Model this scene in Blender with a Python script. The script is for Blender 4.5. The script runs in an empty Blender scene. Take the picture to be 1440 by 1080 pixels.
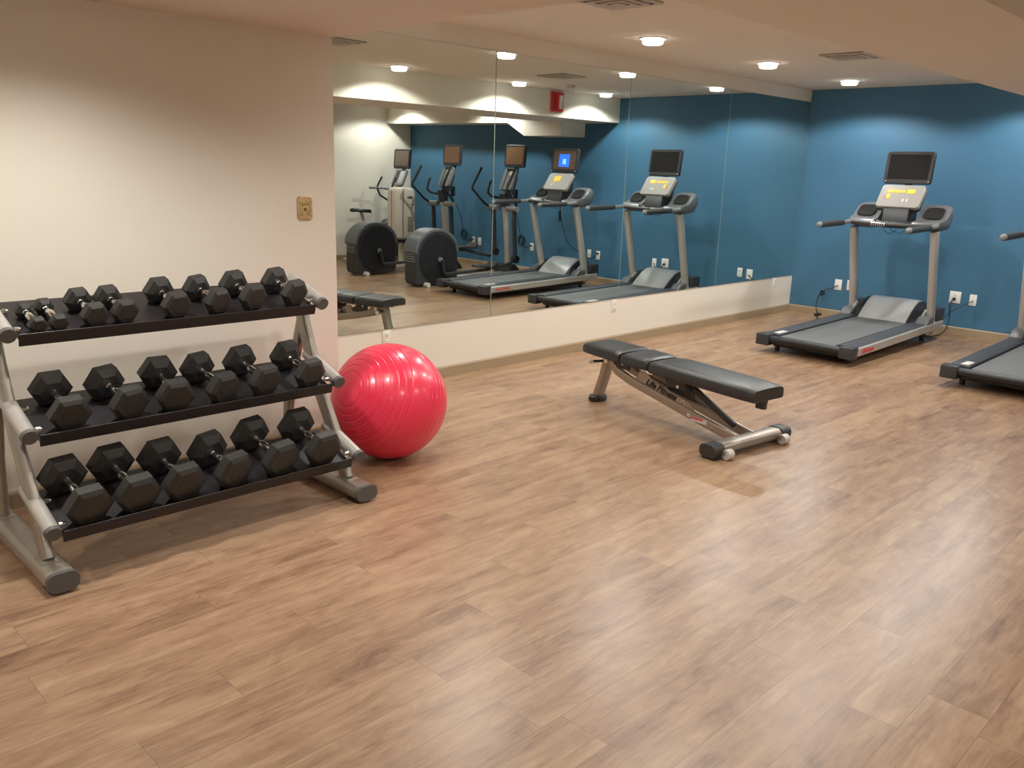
import bpy, bmesh, math, random
from mathutils import Vector, Matrix

random.seed(7)
PI = math.pi
sc = bpy.context.scene
COL = sc.collection
V = Vector

# ------------------------------------------------------------------ camera, world, exposure
cam_d = bpy.data.cameras.new('camera'); cam = bpy.data.objects.new('camera', cam_d); COL.objects.link(cam)
cam_d.sensor_width = 36.0; cam_d.lens = 36.0 * 1199.2 / 1440.0; cam_d.clip_start = 0.05; cam_d.clip_end = 100
r_, u_, f_ = V((0.70712201, -0.70646207, 0.02982967)), V((0.15268436, 0.19374618, 0.96909747)), V((0.69040999, 0.68071563, -0.24486789))
M = Matrix((r_, u_, -f_)).transposed().to_4x4(); M.translation = V((0, 0, 1.6))
cam.matrix_world = M
sc.camera = cam

w = bpy.data.worlds.new('world'); sc.world = w; w.use_nodes = True
w.node_tree.nodes['Background'].inputs[0].default_value = (0.8, 0.75, 0.65, 1)
w.node_tree.nodes['Background'].inputs[1].default_value = 0.02

sc.view_settings.view_transform = 'Standard'; sc.view_settings.look = 'None'
sc.view_settings.gamma = 1.0; sc.view_settings.use_curve_mapping = False
sc.view_settings.exposure = 0.0
LAMP_W = 110.0
LAMP_COL = (1.0, 0.985, 0.935)

# room numbers (metres; the mirrors hang on the plane y = D, the blue wall is x = L)
D, L = 4.951, 9.856
ZC, ZM, ZB, HB = 2.589, 2.456, 0.437, 0.085
ZS = 2.262                # underside of the beam and of the dropped ceiling
XA, YA = 2.80, 4.22       # corner of the wall behind the dumbbell rack
YB0, YB1 = 1.20, 2.12     # beam
Y0, X0 = -2.55, -2.0      # wall behind, wall to the left

# ------------------------------------------------------------------ materials
def mat(name, col, rough=0.5, metal=0.0, spec=0.5, coat=0.0, emit=None, es=0.0, bump=None, tint=0.0, tscale=6.0):
    m = bpy.data.materials.new(name); m.use_nodes = True
    nt = m.node_tree; b = nt.nodes['Principled BSDF']
    b.inputs['Base Color'].default_value = (*col, 1); b.inputs['Roughness'].default_value = rough
    b.inputs['Metallic'].default_value = metal; b.inputs['Specular IOR Level'].default_value = spec
    b.inputs['Coat Weight'].default_value = coat; b.inputs['Coat Roughness'].default_value = 0.15
    if emit: b.inputs['Emission Color'].default_value = (*emit, 1); b.inputs['Emission Strength'].default_value = es
    tc = nt.nodes.new('ShaderNodeTexCoord')
    if bump:
        n = nt.nodes.new('ShaderNodeTexNoise'); n.inputs['Scale'].default_value = bump[0]; n.inputs['Detail'].default_value = 3
        nt.links.new(tc.outputs['Object'], n.inputs['Vector'])
        bp = nt.nodes.new('ShaderNodeBump'); bp.inputs['Strength'].default_value = bump[1]; bp.inputs['Distance'].default_value = 0.004
        nt.links.new(n.outputs['Fac'], bp.inputs['Height']); nt.links.new(bp.outputs['Normal'], b.inputs['Normal'])
    if tint:
        n = nt.nodes.new('ShaderNodeTexNoise'); n.inputs['Scale'].default_value = tscale; n.inputs['Detail'].default_value = 4
        nt.links.new(tc.outputs['Object'], n.inputs['Vector'])
        mx = nt.nodes.new('ShaderNodeMix'); mx.data_type = 'RGBA'
        mx.inputs[6].default_value = (*[c * (1 - tint) for c in col], 1); mx.inputs[7].default_value = (*[min(1, c * (1 + tint)) for c in col], 1)
        nt.links.new(n.outputs['Fac'], mx.inputs[0]); nt.links.new(mx.outputs[2], b.inputs['Base Color'])
    return m

def floor_mat():
    m = bpy.data.materials.new('vinyl_planks'); m.use_nodes = True
    nt = m.node_tree; N = nt.nodes; K = nt.links; b = N['Principled BSDF']
    def math_(op, a, c=None, v=None):
        n = N.new('ShaderNodeMath'); n.operation = op
        for i, q in enumerate((a, c if c is not None else v)):
            if q is None: continue
            if isinstance(q, (int, float)): n.inputs[i].default_value = q
            else: K.new(q, n.inputs[i])
        return n.outputs[0]
    tc = N.new('ShaderNodeTexCoord'); sp = N.new('ShaderNodeSeparateXYZ'); K.new(tc.outputs['Object'], sp.inputs[0])
    X, Y = sp.outputs[0], sp.outputs[1]
    PW, PL = 0.182, 1.22
    ry = math_('DIVIDE', Y, PW); row = math_('FLOOR', ry)
    wn = N.new('ShaderNodeTexWhiteNoise'); wn.noise_dimensions = '1D'; K.new(row, wn.inputs['W'])
    off = math_('MULTIPLY', wn.outputs['Value'], PL)
    cx = math_('DIVIDE', math_('ADD', X, off), PL); colm = math_('FLOOR', cx)
    idv = N.new('ShaderNodeCombineXYZ'); K.new(colm, idv.inputs[0]); K.new(row, idv.inputs[1])
    wn2 = N.new('ShaderNodeTexWhiteNoise'); wn2.noise_dimensions = '3D'; K.new(idv.outputs[0], wn2.inputs['Vector'])
    idn = wn2.outputs['Value']
    # seam mask
    fy = math_('FRACT', ry); fx = math_('FRACT', cx)
    ey = math_('MULTIPLY', math_('MINIMUM', fy, math_('SUBTRACT', 1.0, fy)), PW)
    ex = math_('MULTIPLY', math_('MINIMUM', fx, math_('SUBTRACT', 1.0, fx)), PL)
    seam = math_('LESS_THAN', math_('MINIMUM', ex, ey), 0.0011)
    # grain
    def grain(sx, sy, scale, det, k, rough=0.6, dist=0.0):
        cv = N.new('ShaderNodeCombineXYZ')
        K.new(math_('MULTIPLY', X, sx), cv.inputs[0]); K.new(math_('MULTIPLY', Y, sy), cv.inputs[1])
        K.new(math_('MULTIPLY', idn, k), cv.inputs[2])
        n = N.new('ShaderNodeTexNoise'); n.inputs['Scale'].default_value = scale; n.inputs['Detail'].default_value = det
        n.inputs['Roughness'].default_value = rough; n.inputs['Distortion'].default_value = dist
        K.new(cv.outputs[0], n.inputs['Vector']); return n.outputs['Fac']
    g1 = grain(1.0, 5.5, 2.2, 6, 40, 0.62, 0.6)
    g2 = grain(1.0, 14.0, 7.0, 6, 70, 0.7, 0.3)
    g3 = grain(1.0, 1.6, 5.0, 4, 90, 0.6, 1.5)
    v = math_('ADD', math_('ADD', math_('MULTIPLY', g1, 0.56), math_('MULTIPLY', g2, 0.36)), math_('MULTIPLY', g3, 0.26))
    v = math_('ADD', math_('SUBTRACT', v, 0.07), math_('MULTIPLY', math_('SUBTRACT', idn, 0.5), 0.085))
    cr = N.new('ShaderNodeValToRGB'); K.new(v, cr.inputs[0]); e = cr.color_ramp.elements
    e[0].position = 0.34; e[0].color = (0.138, 0.071, 0.040, 1)
    e[1].position = 0.72; e[1].color = (0.445, 0.300, 0.180, 1)
    a = e.new(0.46); a.color = (0.264, 0.153, 0.088, 1); a = e.new(0.56); a.color = (0.345, 0.214, 0.127, 1)
    mx = N.new('ShaderNodeMix'); mx.data_type = 'RGBA'; K.new(seam, mx.inputs[0]); K.new(cr.outputs[0], mx.inputs[6])
    mx.inputs[7].default_value = (0.20, 0.12, 0.075, 1)
    K.new(mx.outputs[2], b.inputs['Base Color'])
    K.new(math_('ADD', math_('MULTIPLY', g2, 0.16), 0.255), b.inputs['Roughness'])
    b.inputs['Specular IOR Level'].default_value = 0.5
    bp = N.new('ShaderNodeBump'); bp.inputs['Strength'].default_value = 0.12; bp.inputs['Distance'].default_value = 0.002
    K.new(g2, bp.inputs['Height']); K.new(bp.outputs[0], b.inputs['Normal'])
    return m

MT = dict(
    cream=mat('cream_paint', (0.75, 0.695, 0.60), 0.62, bump=(90, 0.10)),
    blue=mat('blue_paint', (0.045, 0.148, 0.255), 0.6, bump=(90, 0.08)),
    ceil=mat('ceiling_paint', (0.74, 0.655, 0.56), 0.85, bump=(60, 0.1)),
    base=mat('baseboard_vinyl', (0.33, 0.245, 0.15), 0.5),
    mirror=mat('mirror_glass', (0.79, 0.85, 0.82), 0.0, 1.0),
    mirror_edge=mat('mirror_edge', (0.35, 0.42, 0.38), 0.3, 0.3),
    floor=floor_mat(),
    steel=mat('silver_powder_coat', (0.40, 0.37, 0.32), 0.36, 0.65, bump=(220, 0.05)),
    steel_l=mat('light_silver_paint', (0.46, 0.435, 0.40), 0.38, 0.35),
    tube=mat('bench_silver', (0.36, 0.315, 0.27), 0.33, 0.6),
    chrome=mat('chrome', (0.78, 0.77, 0.75), 0.12, 1.0),
    zinc=mat('zinc_bolt', (0.8, 0.78, 0.72), 0.25, 1.0),
    rubber=mat('black_rubber', (0.024, 0.0225, 0.021), 0.46, bump=(160, 0.15)),
    plate=mat('black_powder_coat', (0.014, 0.011, 0.013), 0.42, bump=(200, 0.06)),
    capgrey=mat('grey_end_cap', (0.10, 0.095, 0.09), 0.5),
    darkcap=mat('dark_end_cap', (0.035, 0.035, 0.035), 0.45),
    vinyl=mat('black_upholstery', (0.022, 0.022, 0.023), 0.38, bump=(120, 0.12)),
    ball=mat('red_ball_vinyl', (0.84, 0.030, 0.085), 0.30, spec=0.6, coat=0.25),
    belt=mat('running_belt', (0.125, 0.13, 0.13), 0.6, bump=(300, 0.1)),
    strip=mat('foot_rail_grey', (0.050, 0.054, 0.062), 0.5, bump=(240, 0.3)),
    plastic=mat('grey_plastic', (0.20, 0.205, 0.21), 0.38),
    plastic_l=mat('light_grey_plastic', (0.36, 0.365, 0.37), 0.33),
    plastic_d=mat('dark_grey_plastic', (0.034, 0.035, 0.040), 0.42),
    black=mat('black_plastic', (0.012, 0.012, 0.014), 0.4),
    pocket=mat('pocket_rubber', (0.02, 0.02, 0.02), 0.85, spec=0.2),
    shell=mat('shell_grey', (0.105, 0.11, 0.115), 0.35),
    beige2=mat('cream_plastic', (0.66, 0.60, 0.52), 0.45),
    wing=mat('console_grey', (0.125, 0.128, 0.132), 0.36),
    taupe=mat('panel_taupe', (0.29, 0.275, 0.255), 0.38),
    screen=mat('dark_screen', (0.006, 0.004, 0.004), 0.42, spec=0.16),
    screen_tan_reflection=mat('tan_reflection_screen', (0.27, 0.155, 0.09), 0.3),  # dark screen's tan reflection of the room, put into the base colour
    screen_brown_reflection=mat('brown_reflection_screen', (0.14, 0.10, 0.075), 0.3),  # greyish-brown room reflection painted as the screen's own colour
    screen_on=mat('lit_screen', (0.01, 0.05, 0.3), 0.3, emit=(0.03, 0.18, 1.0), es=1.3),
    screen_on2=mat('lit_screen_mark', (0.2, 0.5, 1), 0.3, emit=(0.25, 0.5, 1.0), es=1.2),
    yellow=mat('yellow_legend', (0.85, 0.55, 0.02), 0.5),
    redmark=mat('red_lettering', (0.65, 0.03, 0.03), 0.5),
    blackmark=mat('black_lettering', (0.01, 0.01, 0.01), 0.5),
    white=mat('white_plastic', (0.80, 0.80, 0.76), 0.4),
    label=mat('pale_sticker', (0.62, 0.58, 0.55), 0.5),
    slot=mat('outlet_slot', (0.05, 0.05, 0.05), 0.6),
    brass=mat('aged_brass', (0.56, 0.42, 0.21), 0.42, 0.55, bump=(50, 0.4), tint=0.45, tscale=60),
    brass_d=mat('brass_recess', (0.12, 0.07, 0.03), 0.6),
    cord=mat('black_cord', (0.01, 0.01, 0.012), 0.45),
    beige=mat('beige_plastic', (0.56, 0.49, 0.38), 0.45),
    beige_d=mat('beige_shade', (0.26, 0.21, 0.16), 0.5),
    fire=mat('red_enamel', (0.62, 0.02, 0.02), 0.35),
    lens=mat('clear_lens', (0.75, 0.72, 0.62), 0.15),
    lamp=mat('lamp_lens', (1, 1, 1), 0.4, emit=(1.0, 0.95, 0.88), es=7.0),
    trim=mat('white_trim_ring', (0.78, 0.75, 0.70), 0.45),
    vent=mat('vent_enamel', (0.50, 0.43, 0.36), 0.5),
    ventd=mat('vent_gap', (0.16, 0.13, 0.10), 0.7),
    redgrey=mat('dark_pedal', (0.022, 0.018, 0.018), 0.5),
)

# ------------------------------------------------------------------ mesh builder
class MB:
    def __init__(s): s.bm = bmesh.new()
    def _xf(s, vs, mtx):
        if mtx is not None: bmesh.ops.transform(s.bm, matrix=mtx, verts=vs)
    def box(s, lo, hi, bev=0.0, mtx=None, seg=2):
        lo, hi = V(lo), V(hi)
        g = bmesh.ops.create_cube(s.bm, size=1.0); vs = g['verts']
        c = (lo + hi) / 2; d = hi - lo
        for v in vs: v.co = V((c.x + v.co.x * d.x, c.y + v.co.y * d.y, c.z + v.co.z * d.z))
        if bev > 0:
            ed = list({e for v in vs for e in v.link_edges})
            r = bmesh.ops.bevel(s.bm, geom=vs + ed, offset=bev, segments=seg, profile=0.5, affect='EDGES', clamp_overlap=True)
            vs = list({v for f in r['faces'] for v in f.verts} | {v for v in vs if v.is_valid})
        s._xf(vs, mtx); return s
    def ring(s, pts): return [s.bm.verts.new(p) for p in pts]
    def skin(s, rings, close=True, caps=True):
        for a, b in zip(rings, rings[1:]):
            n = len(a)
            for i in range(n if close else n - 1):
                j = (i + 1) % n
                try: s.bm.faces.new((a[i], a[j], b[j], b[i]))
                except ValueError: pass
        if caps and close:
            for q in (rings[0][::-1], rings[-1]):
                try: s.bm.faces.new(q)
                except ValueError: pass
        return s
    def tube(s, path, rad, n=12, sec=None, up=None, caps=True):
        """sweep a circle (or a flat-oval section sec=(w,h) half sizes) along path"""
        path = [V(p) for p in path]; rings = []
        rads = rad if isinstance(rad, (list, tuple)) else [rad] * len(path)
        prev = None
        for i, p in enumerate(path):
            if i == 0: t = path[1] - p
            elif i == len(path) - 1: t = p - path[i - 1]
            else: t = (path[i + 1] - p).normalized() + (p - path[i - 1]).normalized()
            t.normalize()
            if prev is None:
                a = V(up) if up else (V((0, 0, 1)) if abs(t.z) < 0.9 else V((1, 0, 0)))
            else: a = prev
            a = (a - t * a.dot(t)).normalized(); prev = a
            b = t.cross(a)
            if sec:
                ww, hh, rr = sec
                pts = []
                for k in range(4):
                    cxk, czk = ((ww - rr, hh - rr), (-(ww - rr), hh - rr), (-(ww - rr), -(hh - rr)), (ww - rr, -(hh - rr)))[k]
                    for q in range(4):
                        an = PI / 2 * k + PI / 2 * q / 3
                        pts.append(p + b * (cxk + rr * math.cos(an)) + a * (czk + rr * math.sin(an)))
            else:
                pts = [p + (a * math.cos(2 * PI * k / n) + b * math.sin(2 * PI * k / n)) * rads[i] for k in range(n)]
            rings.append(s.ring(pts))
        return s.skin(rings, caps=caps)
    def cyl(s, a, b, r, n=20, r2=None): return s.tube([a, b], [r, r if r2 is None else r2], n)
    def prism(s, prof, axis, lo, hi):
        """profile (a,b) extruded along axis 'x','y' or 'z'"""
        def P(a, b, c): return {'x': (c, a, b), 'y': (a, c, b), 'z': (a, b, c)}[axis]
        return s.skin([s.ring([P(a, b, lo) for a, b in prof]), s.ring([P(a, b, hi) for a, b in prof])])
    def sphere(s, c, r, n=16, sc_=(1, 1, 1)):
        g = bmesh.ops.create_uvsphere(s.bm, u_segments=n, v_segments=max(6, n // 2), radius=r)
        for v in g['verts']: v.co = V((v.co.x * sc_[0], v.co.y * sc_[1], v.co.z * sc_[2])) + V(c)
        return s
    def grid(s, rows):
        R = [s.ring(r) for r in rows]; return s.skin(R, close=False, caps=False)
    def build(s, name, material, parent=None, smooth=True, bevel=0.0, label=None, angle=38):
        bm = s.bm
        bmesh.ops.recalc_face_normals(bm, faces=bm.faces[:])
        me = bpy.data.meshes.new(name); bm.to_mesh(me); bm.free()
        for m in (material if isinstance(material, (list, tuple)) else [material]): me.materials.append(m)
        if smooth:
            me.polygons.foreach_set('use_smooth', [True] * len(me.polygons))
            try: me.set_sharp_from_angle(angle=math.radians(angle))
            except Exception: pass
        o = bpy.data.objects.new(name, me); COL.objects.link(o)
        if parent: o.parent = parent
        if bevel:
            bv = o.modifiers.new('bevel', 'BEVEL'); bv.width = bevel; bv.segments = 2; bv.limit_method = 'ANGLE'; bv.angle_limit = math.radians(40)
        if label: o['label'] = label
        return o

def tag(o, label, cat, group=None):
    o['label'] = label; o['category'] = cat
    if group: o['group'] = group
    return o
def thing(name, label, cat, loc=(0, 0, 0), rz=0.0, group=None):
    o = bpy.data.objects.new(name, None); COL.objects.link(o); o.empty_display_size = 0.1
    o.location = loc; o.rotation_euler = (0, 0, rz)
    return tag(o, label, cat, group)
def struct(o): o['kind'] = 'structure'; return o
def dup(root, loc, label, rz=None):
    def cp(o, par):
        c = o.copy(); COL.objects.link(c); c.parent = par
        for ch in [x for x in COL.objects if x.parent == o]: cp(ch, c)
        return c
    r = cp(root, None); r.location = loc; r['label'] = label
    if rz is not None: r.rotation_euler = (0, 0, rz)
    return r
def text(name, s, size, mtx, material, parent, extrude=0.0006, shear=0.0, bold=0.0):
    cu = bpy.data.curves.new(name, 'FONT'); cu.body = s; cu.size = size; cu.extrude = extrude; cu.shear = shear; cu.offset = bold
    cu.align_x = 'CENTER'; cu.align_y = 'CENTER'
    tmp = bpy.data.objects.new(name, cu); COL.objects.link(tmp)
    bpy.context.view_layer.update()
    me = bpy.data.meshes.new_from_object(tmp.evaluated_get(bpy.context.evaluated_depsgraph_get()))
    bpy.data.objects.remove(tmp)
    me.materials.clear(); me.materials.append(material)
    o = bpy.data.objects.new(name, me); COL.objects.link(o); o.parent = parent; o.matrix_local = mtx
    return o
def frame(o, x, y):     # matrix with text x along x, y along y
    x = V(x).normalized(); y = V(y); y = (y - x * y.dot(x)).normalized(); z = x.cross(y)
    m = Matrix((x, y, z)).transposed().to_4x4(); m.translation = V(o); return m

# ------------------------------------------------------------------ room shell
T = 0.12
struct(MB().box((X0 - T, Y0 - T, -0.1), (L + T, D + T, 0)).build('floor', MT['floor'], smooth=False))
struct(MB().box((X0 - T, Y0 - T, ZC), (L + T, D + T, ZC + 0.1)).build('ceiling', MT['ceil'], smooth=False))
struct(MB().box((XA - 0.3, D, 0), (L + T, D + T, ZC)).build('wall_back', MT['cream'], smooth=False))
struct(MB().box((X0 - T, YA, 0), (XA, D + T, ZC)).build('wall_alcove', MT['cream'], smooth=False))
struct(MB().box((L, Y0 - T, 0), (L + T, D, ZC)).build('wall_right', MT['blue'], smooth=False))
struct(MB().box((X0 - T, Y0 - T, 0), (L, Y0, ZC)).build('wall_front', MT['cream'], smooth=False))
struct(MB().box((X0 - T, Y0, 0), (X0, YA, ZC)).build('wall_left', MT['cream'], smooth=False))
def skirting(name, path):
    m = MB()
    (x0, y0), (x1, y1), (nx, ny) = path
    prof = [(0, 0), (0.013, 0), (0.012, HB - 0.012), (0.004, HB), (0, HB)]
    m.skin([m.ring([(x0 + nx * a, y0 + ny * a, b) for a, b in prof]), m.ring([(x1 + nx * a, y1 + ny * a, b) for a, b in prof])])
    return struct(m.build(name, MT['base'], smooth=False))
skirting('baseboard_back', ((XA, D), (L, D), (0, -1)))
skirting('baseboard_alcove', ((X0, YA), (XA, YA), (0, -1)))
skirting('baseboard_right', ((L, Y0), (L, D), (-1, 0)))
skirting('baseboard_front', ((X0, Y0), (L, Y0), (0, 1)))
skirting('baseboard_left', ((X0, Y0), (X0, YA), (1, 0)))
struct(MB().box((XA, YB0, ZS), (L, YB1, ZC)).build('trim_1', MT['cream'], smooth=False))
struct(MB().box((X0, YB0, ZS), (XA, YA, ZC)).build('trim_2', MT['ceil'], smooth=False))
# bulkhead over the cardio machines: its underside slopes down to a lower box
bk = MB(); XK = 9.33
bk.prism([(Y0, ZC), (Y0, 2.29), (0.42, 2.26), (0.78, 2.07), (1.50, 2.07), (1.50, 2.262), (1.2, 2.262), (1.2, ZC)], 'x', XK, L)
struct(bk.build('trim_3', MT['cream'], smooth=False))

# ------------------------------------------------------------------ mirrors
seams = [3.055, 4.740, 6.409, 8.095, L - 0.012]
names = ['frameless wall mirror panel at the left, beside the cream wall', 'frameless wall mirror panel above the weight bench, second from left',
         'frameless wall mirror panel, third from left, reflecting a black-screen treadmill', 'frameless wall mirror panel at the right, touching the blue wall corner']
for i in range(4):
    mr = thing('wall_mirror', names[i], 'mirror', ((seams[i] + seams[i + 1]) / 2, D - 0.004, ZB), group='mirror panels along the back wall')
    hw = (seams[i + 1] - seams[i]) / 2 - 0.0025; hh = ZM - ZB
    MB().box((-hw, -0.002, 0), (hw, 0.004, hh)).build('mirror_backing', MT['mirror_edge'], mr, smooth=False)
    MB().grid([[(-hw + 0.002, -0.0025, 0.002), (hw - 0.002, -0.0025, 0.002)], [(-hw + 0.002, -0.0025, hh - 0.002), (hw - 0.002, -0.0025, hh - 0.002)]]).build('mirror_glass', MT['mirror'], mr, smooth=False)

# ------------------------------------------------------------------ recessed lights
def downlight(x, y, z, label, power=1.0):
    t = thing('recessed_light', label, 'ceiling light', (x, y, z), group='recessed ceiling lights')
    m = MB()   # trim ring with a shallow rolled lip
    prof = [(0.082, 0.0), (0.104, 0.0), (0.106, -0.004), (0.100, -0.008), (0.086, -0.006), (0.080, -0.001)]
    R = [m.ring([(p[0] * math.cos(2 * PI * k / 32), p[0] * math.sin(2 * PI * k / 32), p[1]) for k in range(32)]) for p in prof]
    m.skin(R + [R[0]], caps=False); m.build('trim_ring', MT['trim'], t)
    m = MB(); m.tube([(0, 0, -0.0015), (0, 0, -0.036), (0, 0, -0.044)], [0.079, 0.079, 0.070], 32); m.build('lamp_lens', MT['lamp'], t)
    ld = bpy.data.lights.new('lamp', 'SPOT'); ld.energy = LAMP_W * power; ld.color = LAMP_COL
    ld.spot_size = math.radians(153); ld.spot_blend = 0.30 if z > 2.4 else 0.75; ld.shadow_soft_size = 0.06
    lo = bpy.data.objects.new('lamp', ld); COL.objects.link(lo); lo.parent = t; lo.location = (0, 0, -0.05)
    return t
spots = [
    (3.87, 4.153, ZC, 'recessed ceiling light out of frame above the red ball'),
    (5.62, 4.153, ZC, 'nearest recessed ceiling light in the row by the mirrors'),
    (7.37, 4.153, ZC, 'middle recessed ceiling light in the row by the mirrors'),
    (9.06, 4.153, ZC, 'recessed ceiling light nearest the blue wall, by the mirrors'),
    (4.02, 2.43, ZC, 'recessed ceiling light overhead between the beam and dropped ceiling'),
    (5.76, 2.43, ZC, 'recessed ceiling light by the beam, leftmost in the mirror'),
    (7.53, 2.43, ZC, 'recessed ceiling light by the beam, middle one in the mirror'),
    (9.15, 2.43, ZC, 'recessed ceiling light by the beam, nearest the blue wall'),
    (1.15, 3.38, ZS, 'recessed ceiling light in the dropped ceiling before the rack'),
    (1.95, 2.70, ZS, 'unseen fill light added in the dropped ceiling to brighten the cream wall'),  # out-of-view lamp added to lift the right part of the rack wall
    (-0.50, 3.38, ZS, 'recessed ceiling light in the dropped ceiling at far left'),
    (9.05, -1.86, ZC, 'recessed ceiling light over the exercise bike, seen in the mirror'),
    (9.05, 0.25, ZC, 'recessed ceiling light over the cross trainer, before the bulkhead'),
    (6.9, -0.7, ZC, 'recessed ceiling light behind the cross trainers'),
    (4.6, -0.7, ZC, 'recessed ceiling light behind the camera, to the right'),
    (2.2, -0.3, ZC, 'recessed ceiling light just behind the camera'),
    (-0.4, -0.7, ZC, 'recessed ceiling light behind the camera, to the left'),
]
for q in spots: downlight(*q, power=(0.75 if q[0] == 1.95 else 0.95 if q[2] == ZS else 0.85 if q[1] < 0 and q[0] < 8 else 1.0))

# ------------------------------------------------------------------ ceiling vents, detector, sprinkler
def vent(x, y, label):
    t = thing('ceiling_vent', label, 'vent', (x, y, ZC), group='square ceiling air vents')
    s = 0.19
    MB().box((-s, -s, -0.006), (s, s, 0)).build('backing', MT['ventd'], t, smooth=False)
    for k, (a, z) in enumerate(((s, -0.012), (0.135, -0.018), (0.085, -0.022), (0.038, -0.024))):
        m = MB(); b = a - 0.032 if k < 3 else 0
        m.box((-a, -a, z - 0.002), (a, -b, z)); 
        if b: m.box((-a, b, z - 0.002), (a, a, z)); m.box((-a, -b, z - 0.002), (-b, b, z)); m.box((b, -b, z - 0.002), (a, b, z))
        else: m.box((-a, 0, z - 0.002), (a, a, z))
        m.box((-a, -a, z), (a, -a + 0.003, -0.006)); m.box((-a, a - 0.003, z), (a, a, -0.006)); m.box((-a, -a, z), (-a + 0.003, a, -0.006)); m.box((a - 0.003, -a, z), (a, a, -0.006))
        m.build('louver_ring', MT['vent'], t, smooth=False)
vent(7.262, 3.34, 'square ceiling air vent beyond the row of recessed lights')
vent(4.30, 3.45, 'square ceiling air vent at the top edge of the photo')
t = thing('smoke_detector', 'small round ceiling detector before the blue wall', 'detector', (8.13, 2.72, ZC))
m = MB(); m.cyl((0, 0, 0), (0, 0, -0.012), 0.055, 24); m.cyl((0, 0, -0.012), (0, 0, -0.034), 0.046, 24, 0.036); m.build('detector_body', MT['vent'], t)
MB().cyl((0, 0, -0.034), (0, 0, -0.039), 0.014, 16).build('sensor', MT['trim'], t)
# fire alarm strobe on the beam
t = thing('fire_alarm', 'red fire alarm strobe on the beam, seen in the mirror', 'fire alarm', (8.52, YB1, 2.445))
MB().box((-0.125, 0, -0.135), (0.125, 0.012, 0.135), 0.01).build('mounting_plate', mat('pink_white_plate', (0.72, 0.42, 0.38), 0.5), t)
MB().box((-0.11, 0.012, -0.12), (0.11, 0.045, 0.12), 0.012).build('housing', MT['fire'], t)
m = MB()
for k in range(3): m.box((-0.085 + k * 0.022, 0.045, -0.09), (-0.078 + k * 0.022, 0.049, 0.09))
m.build('sounder_grille', mat('dark_red', (0.25, 0.01, 0.01), 0.5), t)
MB().box((0.012, 0.045, -0.085), (0.072, 0.062, 0.085), 0.010).build('strobe_lens', MT['lens'], t)

# ------------------------------------------------------------------ wall plates
def outlet(name, x, y, z, face, label, kind='duplex', wdt=0.072, hgt=0.118, group='white outlet plates', mt='white'):
    rz = {'-x': -PI / 2, '-y': 0.0}[face]        # local -y is the visible face
    t = thing(name, label, 'outlet' if kind != 'brass' else 'switch plate', (x, y, z), rz, group)
    MB().box((-wdt / 2, -0.006, -hgt / 2), (wdt / 2, 0, hgt / 2), 0.003).build('cover_plate', MT[mt], t)
    if kind == 'duplex':
        for s in (-1, 1):
            MB().box((-0.017, -0.009, s * 0.026 - 0.014), (0.017, -0.005, s * 0.026 + 0.014), 0.003).build('socket', MT['white'], t)
            m = MB(); zz = s * 0.026
            m.box((-0.008, -0.0098, zz - 0.002), (-0.006, -0.008, zz + 0.007)); m.box((0.006, -0.0098, zz - 0.002), (0.008, -0.008, zz + 0.007)); m.cyl((0, -0.0098, zz - 0.008), (0, -0.008, zz - 0.008), 0.0025, 8)
            m.build('slots', MT['slot'], t, smooth=False)
    elif kind == 'coax':
        MB().cyl((0, -0.006, -0.01), (0, -0.016, -0.01), 0.007, 12).build('jack', MT['zinc'], t)
    m = MB(); m.cyl((0, -0.006, 0 if kind == 'duplex' else hgt * 0.36), (0, -0.0075, 0 if kind == 'duplex' else hgt * 0.36), 0.003, 8); m.build('screw', MT['zinc'], t)
    return t
pairs = [((3.06, 'square white outlet plate with a plugged cord beside the treadmill'), (2.88, 'small white outlet plate just right of the square one')),
         ((1.87, 'white outlet plate behind the second treadmill, nearer the mirrors'), (1.70, 'white jack plate behind the second treadmill, farther from mirrors')),
         ((0.67, 'white jack plate by the first cross trainer, nearer the mirrors'), (0.52, 'white outlet plate by the first cross trainer, farther from mirrors')),
         ((-0.69, 'white jack plate by the second cross trainer, nearer the mirrors'), (-0.84, 'white outlet plate by the second cross trainer, farther from mirrors'))]
for k, (a, b) in enumerate(pairs):
    outlet('outlet_plate', L, a[0], 0.40, '-x', a[1], 'duplex' if k < 2 else 'coax', 0.115 if k == 0 else 0.074, 0.125)
    outlet('outlet_plate', L, b[0], 0.39 if k == 0 else 0.41, '-x', b[1], 'coax' if k < 2 else 'duplex')
outlet('outlet_plate', L, 4.36, 0.385, '-x', 'white plate left of the treadmill, beside its left post', 'coax', 0.085, 0.125)
outlet('outlet_plate', L, 4.22, 0.395, '-x', 'white plate hidden behind the treadmill left post', 'duplex')
outlet('outlet_plate', 3.70, D, 0.375, '-y', 'cream outlet under the mirrors above the red ball', mt='cream')
outlet('outlet_plate', 6.36, D, 0.375, '-y', 'cream outlet under the mirrors behind the weight bench', mt='cream')
outlet('outlet_plate', 9.42, D, 0.375, '-y', 'white outlet under the mirrors close to the blue wall', mt='white')
t = thing('switch_plate', 'small ornate brass plate on the cream wall above the rack', 'switch plate', (2.60, YA, 1.352))
m = MB(); a, b = 0.047, 0.066
m.prism([(-a + .012, -b), (a - .012, -b), (a, -b + .012), (a, b - .012), (a - .012, b), (-a + .012, b), (-a, b - .012), (-a, -b + .012)], 'y', -0.006, 0)
m.build('cover_plate', MT['brass'], t, bevel=0.002)
m = MB()
for k in range(7): m.sphere((-0.036 + k * 0.012, -0.006, 0.056), 0.004, 8); m.sphere((-0.036 + k * 0.012, -0.006, -0.054), 0.004, 8)
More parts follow.
